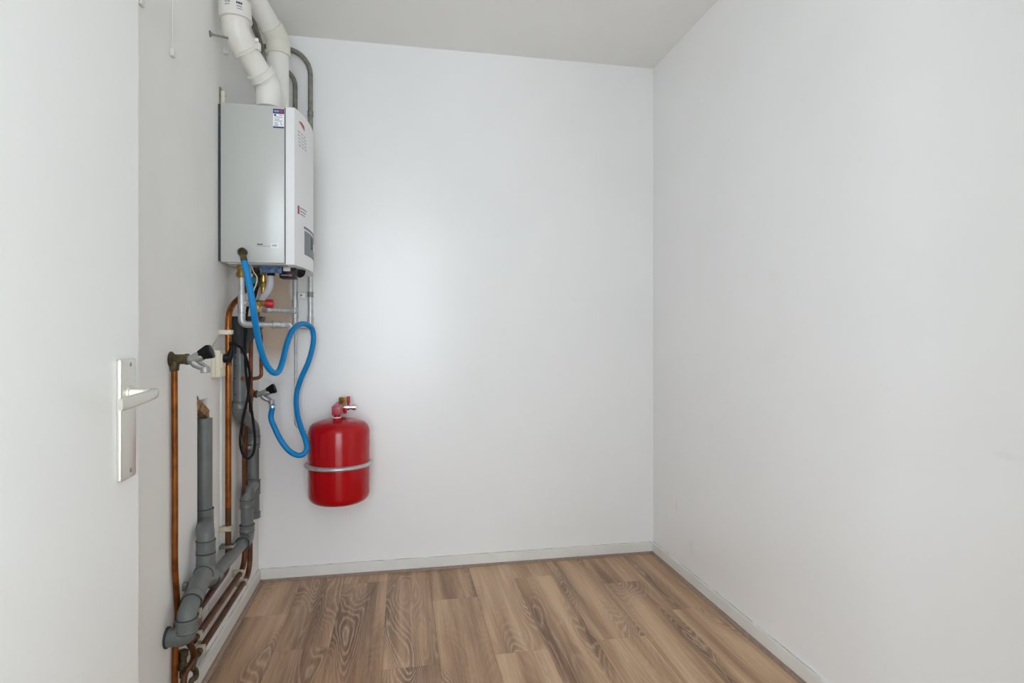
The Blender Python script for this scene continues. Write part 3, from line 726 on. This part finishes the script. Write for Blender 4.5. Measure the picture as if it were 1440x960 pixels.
# riser next to the socket, running up under the boiler and forward along the wall below
B0 = WX(321, 480, CO)
tB = thing('copper_pipe', 'bright copper riser beside the cream socket, bending under the boiler', 'pipe', (B0.x, B0.y, 0.3), 'copper pipes on the left wall')
zr0 = 0.292
pB = [WY(348.5, 372, 2.46), WY(347.5, 408, 2.46), WY(336, 420, 2.42), Vector((CO, B0.y, WX(321, 447, CO).z)), Vector((CO, B0.y, zr0)), Vector((CO, 1.93, zr0 - .008))]
pU = [WY(347.5, 370, 2.50), WY(347, 390, 2.49), WY(345, 406, 2.47), WY(337.5, 418, 2.44), WY(328, 427.5, 2.40), WX(322.5, 440, CO), WX(321, 458, CO), WX(321, 480, CO), Vector((CO, B0.y, 1.0))]
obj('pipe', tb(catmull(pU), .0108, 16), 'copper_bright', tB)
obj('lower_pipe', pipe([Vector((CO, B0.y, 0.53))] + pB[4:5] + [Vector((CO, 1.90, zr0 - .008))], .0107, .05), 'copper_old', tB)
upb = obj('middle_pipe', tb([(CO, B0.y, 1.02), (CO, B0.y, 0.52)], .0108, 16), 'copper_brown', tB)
obj('solder_ring', collar((CO, B0.y, WX(321, 514, CO).z), (CO, B0.y, WX(321, 499, CO).z), .0122, .0008), 'copper', tB)
for py in (467, 742): clip(tB, (CO, B0.y, WX(321, py, CO).z), 'z', .011, 'cream' if py == 467 else 'clip')
clip(tB, (CO, 1.99, zr0 - .006), 'y', .0105)
sc = obj('clip_screw', merge(bx(XL, XL + .05, B0.y - .012, B0.y + .022, WX(321, 768, CO).z - .006, WX(321, 768, CO).z + .006, bev=.002)), 'steel_dull', tB)
# two heating pipes further back that turn forward above the skirting
C0 = WX(344.5, 560, CO); zr1, zr2 = 0.207, 0.150
tC = thing('copper_pipe', 'dark copper pipe behind the grey drain, upper of the two runs above the skirting', 'pipe', (CO, C0.y, 0), 'copper pipes on the left wall')
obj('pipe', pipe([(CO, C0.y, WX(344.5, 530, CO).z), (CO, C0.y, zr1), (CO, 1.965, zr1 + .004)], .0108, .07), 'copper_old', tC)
obj('solder_tee', merge(collar((CO, C0.y, WX(341, 560, CO).z), (CO, C0.y, WX(341, 533, CO).z), .0115, .001)), 'copper_red', tC)
clip(tC, (CO, 2.50, zr1), 'y', .0095); clip(tC, (CO, 2.00, zr1 + .003), 'y', .0095)
# the S bend at the near end of that run
S_ = [Vector((CO, 1.975, zr1 + .004)), WX(268, 899, CO), WX(266, 903, CO + .01)] + [WX(px, py, CO + .014) for px, py in ((271.5, 914), (272.5, 924), (267, 936), (260.5, 946), (258, 960), (257.5, 985))]
S_.append(Vector((S_[-1].x, S_[-1].y, 0)))
obj('s_bend', tb(catmull(S_), .0092, 16), 'copper_old', tC)
f = WX(257, 920, CO - .004)
obj('brass_fitting', merge(hexnut(f + Vector((0, .0, .012)), f + Vector((0, .0, -.008)), .0155), lt(f + Vector((0, 0, -.008)), (0, 0, -1), [(0, .011), (.02, .011), (.022, .014), (.034, .014), (.036, .009), (.06, .009)], 16)), 'brass_old', tC)
D0 = WX(351.5, 780, CO)
tD = thing('copper_pipe', 'dark copper pipe farthest in the corner, lower of the two runs above the skirting', 'pipe', (CO, D0.y, 0), 'copper pipes on the left wall')
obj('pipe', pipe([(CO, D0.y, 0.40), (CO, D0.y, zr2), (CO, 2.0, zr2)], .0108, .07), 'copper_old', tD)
U_ = [Vector((CO, 2.01, zr2)), Vector((CO, 1.985, zr2)), WX(271.5, 938, CO + .004), WX(275, 943, CO + .008), WX(275, 952, CO + .01), WX(268, 962, CO + .01)]
U_.append(Vector((U_[-1].x, U_[-1].y, 0)))
obj('u_bend', tb(catmull(U_), .0085, 14), 'brass_old', tD)
clip(tD, (CO, D0.y, WX(351, 758, CO).z), 'z', .0095); clip(tD, (CO, 2.55, zr2), 'y', .0095); clip(tD, (CO, 2.03, zr2), 'y', .0095)
# copper from the relief valve outlet, down with a return bend to the far riser
EY = 2.62
tE = thing('copper_pipe', 'reddish copper pipe dropping from the relief valve with a bend at its foot', 'pipe', WY(368, 530, EY), 'copper pipes on the left wall')
e1 = WY(369, 520, EY); e2 = WY(357, 532, EY)
p0 = Vector((rx + .022, SY, zt_ - .034))
obj('pipe', pipe([p0, Vector((rx + .022, SY, zt_ - .06)), WY(367, 470, EY), WY(367.5, 530.5, EY), WY(355, 532.5, EY), WX(341, 532, CO + .02)], .0075, .028), 'copper_red', tE)
F0 = WX(352.5, 500, CO + .02)
tF = thing('copper_pipe', 'dark reddish copper pipe from the funnel down to the far tap', 'pipe', (CO + .02, F0.y, .9), 'copper pipes on the left wall')
obj('pipe', tb(fillet([WY(362, 462, 2.66), WX(353, 474, CO + .02), Vector((CO + .02, F0.y, .985)), Vector((CO + .02, F0.y, .80))], .03), .0085, 14), 'copper_red', tF)
obj('solder_ring', collar((CO + .02, F0.y, WX(351, 554, CO + .02).z), (CO + .02, F0.y, WX(351, 548, CO + .02).z), .012, .001), 'copper_red', tF)
for (n, lab, py0, py1, px, m_) in (('small_copper_pipe', 'thin pipe with brass fitting between grey drain and cable', 536, 700, 342.5, 'copper_old'),):
    q0 = WX(px, py0, CO + .004); q1 = WX(px, py1, CO + .004)
    tg = thing(n, lab, 'pipe', q1, 'copper pipes on the left wall')
    obj('pipe', tb([q0, (q0.x, q0.y, q1.z)], .0062, 12), m_, tg)
    obj('elbow', pipe([q0 + Vector((0, 0, -.02)), q0 + Vector((0, 0, .006)), q0 + Vector((.03, .02, .008))], .0088, .012, 12), 'copper_red', tg)
    obj('brass_joint', merge(hexnut(q0 + Vector((0, 0, -.03)), q0 + Vector((0, 0, -.048)), .0095), lt(q0 + Vector((0, 0, -.048)), (0, 0, -1), [(0, .007), (.015, .007), (.02, .009), (.03, .006)], 12)), 'brass', tg)

# ================================================================== taps
def make_tap(w0, label, sc=1.0, leg=.020):
    """tap that stands out from the left wall at w0 (a point on the wall)"""
    o = Vector(w0); t = thing('tap', label, 'tap', tuple(o), 'taps on the left wall')
    P = lambda x, z, y=0: o + Vector((x * sc, y * sc, z * sc))
    obj('rose', lt(P(0, 0), (1, 0, 0), [(0, .0225), (.003, .0235), (.006, .021), (.010, .017)], 24), 'brass_old', t)
    el = obj('brass_elbow', merge(lt(P(.006, 0), (1, 0, 0), [(0, .0145), (.034, .0145), (.036, .0165), (.044, .0165)], 20),
                                  lt(P(leg, 0), (0, 0, -1), [(0, .0135), (.020, .0135), (.021, .0125), (.032, .0125), (.034, .0095)], 20)), 'brass_old', t)
    bd = obj('body', tb([P(.046, -.001), P(.055, -.001), P(.068, .001), P(.082, .006), P(.098, .012), P(.104, .015)], [.0125, .0125, .0130, .0150, .0150, .0120], 20), 'satin', t)
    obj('spout', merge(tb([P(.070, -.008), P(.078, -.018), P(.092, -.026), P(.104, -.030)], [.012, .0115, .0095, .0090], 16),
                       tb([P(.088, -.006), P(.100, -.016), P(.112, -.026)], .0035, 10)), 'satin', t)
    obj('spout_nut', lt(P(.106, -.026), (0.12, 0, -1), [(0, .0125), (.002, .0135), (.016, .0135), (.018, .0115)], 12), 'satin', t)
    a = Vector((.93, 0, .36)).normalized()
    obj('knob', lt(P(.088, .012), a, [(0, .0115), (.002, .0150), (.008, .0172), (.030, .0240), (.034, .0238), (.038, .0205), (.0395, .010), (.040, .002)], 6), 'black', t, smooth=False, label='black tap knob')
    return t
make_tap((XL, A.y, A.z), 'satin tap with black knob on top of the near copper riser', 0.88, .0125)
t2w = Vector((XL, 2.695, WX(352, 556, -.63).z))
tp2 = make_tap(t2w, 'satin tap with black knob and blue hose fitted, in the far corner', 1.0)

# ================================================================== grey drain with funnel
PVR = 0.025
gy = 2.479
tG = thing('drain_pipe', 'grey drain pipe under a dark funnel, stepping into the corner', 'drain pipe', (CO, 2.69, .38), 'grey plastic drains')
fy0, fy1 = 2.455, 2.525
fpts = [WY(326, 444.5, fy0), WY(368, 444.5, fy0), WY(364, 461, fy0), WY(346, 481, fy0), WY(343.5, 497, fy0), WY(325.5, 497, fy0)]
obj('funnel', prism([(p.x, p.z) for p in fpts], 'y', fy0, fy1, .002), 'pvc_dark', tG, label='dark grey tapered funnel')
zj = WX(336, 570, CO).z
CO2 = CO + 0.004
y2 = WX(356, 650, CO2).y; z2 = WX(356, 606, CO2).z
hp_ = obj('perforated_pipe', tb([(CO2, gy, WX(336, 488, CO2).z), (CO2, gy, zj - .01)], PVR, 24), 'pvc', tG, label='grey pipe with small holes')
for py in (503, 515, 533, 556):
    z = WX(331, py, CO2).z; ang = math.radians(-118); n = Vector((math.cos(ang), math.sin(ang), 0))
    obj('hole', lt(Vector((CO2, gy, z)) + n * (PVR - .001), n, [(0, .0038), (.0014, .0038)], 12), 'gap', hp_)
eb = obj('offset_bend', pipe([(CO2, gy, zj + .008), (CO2, gy, zj - .028), (CO2, y2, z2 + .015), (CO2, y2, z2 - .05)], PVR + .0025, .05, 24), 'pvc', tG)
obj('socket_ring', collar((CO2, gy, zj - .012), (CO2, gy, zj + .016), PVR + .0038, .0008, 24), 'pvc', eb)
seam((CO2, gy, zj - .012), (CO2, gy, zj + .016), PVR + .0038, eb)
obj('socket_ring', collar((CO2, y2, z2 - .054), (CO2, y2, z2 - .02), PVR + .0036, .0008, 24), 'pvc', eb)
seam((CO2, y2, z2 - .054), (CO2, y2, z2 - .02), PVR + .0036, eb)
z3 = WX(356, 675, CO2).z; z4 = WX(357, 722, CO2).z
obj('lower_pipe', tb([(CO2, y2, z2 - .04), (CO2, y2, z3)], PVR - .001, 24), 'pvc', tG)
cpz = WX(352, 630, CO2).z
obj('pipe_clamp', merge(collar((CO2, y2, cpz - .008), (CO2, y2, cpz + .008), PVR + .002, .001, 24), bx(XL, CO2, y2 - .04, y2 - .022, cpz - .007, cpz + .007, bev=.002)), 'steel_dull', tG)
obj('tee_socket', collar((CO2, y2, z3 - .06), (CO2, y2, z3 + .002), PVR + .004, .001, 24), 'pvc', tG)
obj('tee_body', tb([(CO2, y2, z3 - .05), (CO2, y2, z4 + .01)], PVR + .0005, 24), 'pvc', tG)
obj('end_cap', collar((CO2, y2, z4 - .014), (CO2, y2, z4 + .012), PVR + .004, .001, 24), 'pvc', tG)
# forward elbow, drop and the long sloping run
fx_, fyy = -0.622, None
F1 = WX(347.5, 700, fx_)
zt1 = WX(347.5, 693, fx_).z; zb1 = WX(347.5, 757, fx_).z
obj('return_elbow', pipe([(CO2, y2 - .01, zt1 + .004), (fx_, F1.y, zt1 + .004), (fx_, F1.y, zt1 - .055)], PVR + .001, .032, 24), 'pvc', tG)
obj('socket_ring', collar((fx_, F1.y, zt1 - .058), (fx_, F1.y, zt1 - .026), PVR + .003, .0008, 24), 'pvc', tG)
seam((fx_, F1.y, zt1 - .058), (fx_, F1.y, zt1 - .026), PVR + .003, tG)
TX = -0.622
J = WX(289, 822, TX)                # where the run meets the trunk
run0 = Vector((fx_, F1.y, zb1)); 
obj('drop_pipe', tb([(fx_, F1.y, zt1 - .05), (fx_, F1.y, zb1 + .03)], PVR - .001, 24), 'pvc', tG)
ur = (J - run0).normalized()
obj('lower_elbow', pipe([run0 + Vector((0, 0, .055)), run0, run0 + ur * .07], PVR + .002, .035, 24), 'pvc', tG)
obj('socket_ring', collar(run0 + Vector((0, 0, .03)), run0 + Vector((0, 0, .058)), PVR + .0034, .0008, 24), 'pvc', tG)
seam(run0 + Vector((0, 0, .03)), run0 + Vector((0, 0, .058)), PVR + .0034, tG)
obj('socket_ring', collar(run0 + ur * .05, run0 + ur * .075, PVR + .0034, .0008, 24), 'pvc', tG)
seam(run0 + ur * .05, run0 + ur * .075, PVR + .0034, tG)
obj('sloping_pipe', tb([run0 + ur * .06, J - ur * .06], PVR - .003, 24), 'pvc', tG)

# second drain: pipe in the wall chase, return bend, trunk and outlet through the wall
tH = thing('drain_pipe', 'grey drain pipe sunk in a wall slot, with branch and outlet into the wall', 'drain pipe', (XL, 2.146, .25), 'grey plastic drains')
hy = 2.150; hx = XL + 0.004
zc = WX(285, 717, hx).z
obj('slot_pipe', tb([(hx, hy, CHZ1 - .066), (hx, hy, zc - .03)], PVR, 24), 'pvc', tH)
obj('socket_ring', collar((hx, hy, zc - .06), (hx, hy, zc), PVR + .004, .001, 24), 'pvc', tH)
seam((hx, hy, zc - .06), (hx, hy, zc), PVR + .004, tH)
ty = WX(289.5, 760, TX).y; zU = WX(289.5, 754, TX).z
obj('return_bend', pipe([(hx, hy, zU - .05), (hx, hy, zU + .012), (TX, ty, zU + .012), (TX, ty, zU - .035)], PVR + .001, .05, 24), 'pvc', tH)
zs = WX(289, 763, TX).z
obj('socket_ring', collar((TX, ty, zs - .03), (TX, ty, zs + .008), PVR + .0036, .0012, 24), 'pvc', tH)
seam((TX, ty, zs - .03), (TX, ty, zs + .008), PVR + .0036, tH)
z6 = WX(288, 790, TX).z
obj('socket_ring', collar((TX, ty, z6 - .012), (TX, ty, z6 + .026), PVR + .0036, .0012, 24), 'pvc', tH)
seam((TX, ty, z6 - .012), (TX, ty, z6 + .026), PVR + .0036, tH)
obj('short_pipe', tb([(TX, ty, zs), (TX, ty, z6 - .01)], PVR, 24), 'pvc', tH)
K0 = WX(286, 803, TX); K0.y = ty
KX = -0.612
K1 = WX(262.5, 862, KX); K2 = WX(261, 896, KX); K2.y = K1.y
uk = (K1 - K0).normalized()
obj('branch_trunk', pipe([(TX, ty, z6), K0, K1 - uk * .055], PVR + .003, .05, 24), 'pvc', tH)
m0 = K0 + uk * ((K1 - K0).length * .30)
obj('branch_arm', tb([m0, J - ur * .075], PVR + .0015, 24), 'pvc', tH)
obj('socket_ring', collar(J - ur * .095, J - ur * .05, PVR + .0036, .0012, 24), 'pvc', tH)
seam(J - ur * .095, J - ur * .05, PVR + .0036, tH)
obj('socket_ring', collar(K0 + uk * .004, K0 + uk * .030, PVR + .0042, .001, 24), 'pvc', tH)
seam(K0 + uk * .004, K0 + uk * .030, PVR + .0042, tH)
kb = K1 + Vector((0, 0, .006))
obj('trunk_bend', pipe([K1 - uk * .08, K1, K1 + Vector((0, 0, -.045))], PVR + .001, .055, 24), 'pvc', tH)
obj('socket_ring', collar(K1 - uk * .075, K1 - uk * .048, PVR + .0042, .0012, 24), 'pvc', tH)
seam(K1 - uk * .075, K1 - uk * .048, PVR + .0042, tH)
obj('socket_ring', collar(K1 + Vector((0, 0, -.052)), K1 + Vector((0, 0, -.014)), PVR + .0036, .0012, 24), 'pvc', tH)
seam(K1 + Vector((0, 0, -.052)), K1 + Vector((0, 0, -.014)), PVR + .0036, tH)
obj('outlet_elbow', pipe([K1 + Vector((0, 0, -.04)), K2, Vector((XL - .01, K2.y, K2.z))], PVR + .001, .03, 24), 'pvc', tH)
obj('outlet_ring', collar((XL - .004, K2.y, K2.z), (XL + .006, K2.y, K2.z), PVR + .004, .001, 24), 'gap', tH)
pk = WX(262, 824, XL + .01)
obj('trunk_clamp', merge(bx(XL, XL + .014, pk.y - .008, pk.y + .008, pk.z - .012, pk.z + .012, bev=.002), tb([(XL, pk.y, pk.z), (TX + .0, pk.y + .03, pk.z)], .005, 10)), 'steel_dull', tH)

# broken plaster chunk at the top of the slot
def chunk():
    bm = bx(XL - CHD + .004, XL + .004, CHY0 - .004, CHY1 + .003, CHZ1 - .05, CHZ1 + .012)
    bmesh.ops.subdivide_edges(bm, edges=list(bm.edges), cuts=4, use_grid_fill=True)
    for v in bm.verts:
        t = (v.co.y - CHY0) / (CHY1 - CHY0)
        top = CHZ1 + .012 - .052 * t
        k = (v.co.z - (CHZ1 - .05)) / .062
        v.co.z = (top - .040) + k * .040
        v.co += Vector((random.uniform(-.003, .003), random.uniform(-.002, .002), random.uniform(-.004, .004)))
    return bm
obj('broken_plaster', chunk(), 'brick', wl, label='broken brown plaster at the top of the pipe slot')
obj('slot_filler', bx(XL - CHD + .001, XL - .02, CHY0 + .001, CHY1 - .001, CHZ0 + .001, CHZ1 - .06), 'chase', wl)

# ================================================================== socket, plug and cable
q = WX(296.5, 512, XL)
zs0, zs1 = WX(296.5, 531, XL).z, WX(296.5, 492.5, XL).z
sk = thing('power_socket', 'cream surface-mounted socket on the left wall beside the copper riser', 'socket', (XL, q.y + .04, zs0))
skx = WY(309, 512, q.y).x
obj('housing', bx(XL, skx, q.y, q.y + .072, zs0, zs1, bev=.004, seg=3), 'cream', sk)
obj('socket_face', bx(skx - .001, skx + .004, q.y + .012, q.y + .06, zs0 + .035, zs1 - .012, bev=.0018), 'cream', sk)
obj('cover_seam', bx(XL + .014, XL + .0155, q.y - .0006, q.y + .06, zs0 + .004, zs1 - .004), 'clip', sk)
obj('supply_wire', tb(catmull([WX(298.5, 493, XL + .006), WX(300, 485, XL + .004), WX(304, 478, XL + .003), WX(307.5, 471, XL + .003), WX(313, 465, XL + .003)]), .0024, 8), 'thin_wire', sk)
obj('conduit', tb([WX(311, 530, XL + .004), Vector((XL + .004, WX(311, 530, XL + .004).y, WX(311, 760, XL + .004).z))], .0055, 10), 'skirt', sk)
cb = thing('power_cable', 'black power cable with plug, looping down in front of the grey drain', 'cable', WY(349, 645, 2.43))
pc = WY(313, 500, q.y + .03)
a = Vector((skx + .004, q.y + .035, WX(311, 504, skx).z)); 
obj('plug', merge(lt(a, (1, 0, 0), [(0, .016), (.012, .0165), (.02, .013), (.022, .009)], 16), tb([a + Vector((.013, 0, -.012)), a + Vector((.022, 0, .012)), a + Vector((.028, .0, .044))], [.012, .0115, .007], 12)), 'black', cb)
start = a + Vector((.028, 0, .040))
pts = [start] + [WY(px, py, y) for px, py, y in ((324, 482, 2.26), (332, 483.5, 2.29), (340.5, 491, 2.34), (347, 506, 2.38), (351, 526, 2.41), (349, 556, 2.42), (344, 578, 2.42), (339, 605, 2.42), (338, 625, 2.42), (342, 639, 2.425), (349, 644.5, 2.43),
    (356, 637, 2.44), (358.5, 618, 2.44), (356, 592, 2.435), (352, 566, 2.43), (348, 540, 2.43), (345.5, 515, 2.43), (345, 480, 2.437), (346, 455, 2.442), (348, 434, 2.45), (355, 405, 2.48), (361, 384, 2.50))]
obj('cord', tb(catmull(pts, 7), .0052, 10), 'cable', cb)

# ================================================================== blue filling hose
hs = thing('filling_hose', 'bright blue rubber hose looping from the boiler side to the far tap', 'hose', WY(378, 578, 2.69))
sp_z = t2w.z - .046; spx = t2w.x + .108
hpts = [WY(342.5, 363, 2.272), WY(345.5, 376, 2.268), WY(350.5, 400, 2.268), WY(356, 432, 2.28), WY(361, 465, 2.33), WY(367, 492, 2.38), WY(375, 513, 2.42), WY(384, 523.5, 2.45), WY(392, 522, 2.49), WY(398, 506, 2.54),
        WY(403, 485, 2.60), WY(410.5, 466, 2.66), WY(421, 456.5, 2.72), WY(432, 456.5, 2.77), WY(439.5, 464, 2.80), WY(440.5, 482, 2.81), WY(434, 508, 2.82), WY(423, 533, 2.83), WY(417, 555, 2.84), WY(417.5, 578, 2.79), WY(423, 600, 2.73),
        WY(429.5, 618, 2.69), WY(431.5, 630, 2.675), WY(427, 638, 2.67), WY(419, 640, 2.67), WY(407, 634, 2.68), WY(395, 619, 2.685), WY(386, 601, 2.69), WY(381, 587, 2.70), Vector((spx + .004, t2w.y, sp_z - .012)), Vector((spx + .002, t2w.y, sp_z))]
obj('hose', tb(catmull(hpts, 7), .0118, 18), 'hose', hs)
n0 = WY(340.5, 354.5, 2.270)
obj('end_nut', merge(lt(n0 + Vector((0, .022, 0)), (-.15, -1, .12), [(0, .013), (.004, .0165), (.018, .0165), (.022, .015), (.0221, .0095), (.012, .009)], 12), tb([n0 + Vector((0, .010, -.004)), WY(342, 361, 2.272), WY(343.4, 367, 2.270)], [.010, .0115, .0125], 14)), 'brass_old', hs, label='brass hose nut')
obj('hose_clamp', collar((spx + .0035, t2w.y, sp_z - .016), (spx + .0015, t2w.y, sp_z - .004), .0135, .001, 18), 'chrome', hs)

# ================================================================== expansion vessel
TXc, TYc, TR = -0.281, 2.772, 0.1365
ev = thing('expansion_vessel', 'glossy red expansion vessel strapped to the back wall', 'vessel', (TXc, TYc, 0.40))
z0, z1 = 0.402, 0.786
prof = [(0, .03), (0.0015, .085), (.006, .112), (.014, .125), (.026, .133), (.042, TR)]
prof += [(z1 - z0 - .062, TR), (z1 - z0 - .046, TR - .0035), (z1 - z0 - .032, TR - .011), (z1 - z0 - .021, TR - .023), (z1 - z0 - .012, TR - .042), (z1 - z0 - .005, TR - .070), (z1 - z0 - .001, TR - .10), (z1 - z0, .012)]
obj('tank', lt((TXc, TYc, z0), (0, 0, 1), prof, 64), 'red', ev)
zb_ = 0.578
obj('strap', lt((TXc, TYc, zb_ - .0095), (0, 0, 1), [(0, TR + .0005), (.0, TR + .004), (.002, TR + .011), (.006, TR + .0155), (.0095, TR + .0165), (.013, TR + .0155), (.017, TR + .011), (.019, TR + .004), (.019, TR + .0005)], 64), 'steel', ev, label='grey metal strap')
obj('strap_bracket', bx(TXc - .03, TXc + .03, TYc + TR, YB, zb_ - .012, zb_ + .012, bev=.002), 'steel_dull', ev)
nx = TXc - .006
obj('neck', lt((nx, TYc - .03, z1 - .006), (0, 0, 1), [(0, .019), (.010, .019), (.0105, .0155), (.030, .0155)], 24), 'red', ev)
obj('washer', lt((nx, TYc - .03, z1 + .003), (0, 0, 1), [(0, .0185), (.005, .0185)], 24), 'white_print', ev)
arm0 = TYc - .055
ar = obj('arm', bx(nx - .0215, nx + .0215, arm0, YB - .004, z1 + .018, z1 + .058, bev=.003), 'red_arm', ev, label='red square bracket arm')
obj('wall_flange', lt((nx, YB, z1 + .04), (0, -1, 0), [(0, .036), (.004, .036), (.006, .03)], 24), 'white_print', ar)
obj('brass_plug', hexnut((nx + .012, 2.875, z1 + .056), (nx + .012, 2.875, z1 + .084), .020), 'brass', ar)
vl = obj('valve', merge(lt((nx + .018, 2.83, z1 + .040), (1, 0, 0), [(0, .010), (.012, .010), (.013, .0135), (.03, .0135), (.031, .010), (.040, .010), (.041, .0135), (.058, .0135), (.060, .010)], 20)), 'chrome', ev, label='chrome drain valve')
obj('valve_lever', merge(lt((nx + .042, 2.83, z1 + .050), (0, 0, 1), [(0, .006), (.012, .006)], 12), bx(nx + .034, nx + .050, 2.822, 2.838, z1 + .060, z1 + .092, bev=.004)), 'red_knob', vl)
obj('bleed_screw', lt((nx + .03, 2.80, z1 + .035), (0, 0, -1), [(0, .009), (.018, .009), (.02, .006)], 6), 'red_knob', ar)

# ================================================================== small things on the left wall
def cord(px, py, lab):
    p = WX(px, py, XL + .006)
    t = thing('pull_cord', lab, 'cord', (XL, p.y, p.z), 'white cords on the left wall')
    obj('cord', tb([(XL + .004, p.y, p.z + .01), (XL + .004, p.y, ZC)], .0022, 8), 'skirt', t)
    obj('end_clip', bx(XL, XL + .012, p.y - .012, p.y + .010, p.z - .008, p.z + .016, bev=.003), 'skirt', t)
cord(243.5, 77, 'thin white cord with an end clip high on the left wall, longer one')
cord(199.5, 4, 'thin white cord with an end clip high on the left wall, beside the door edge')
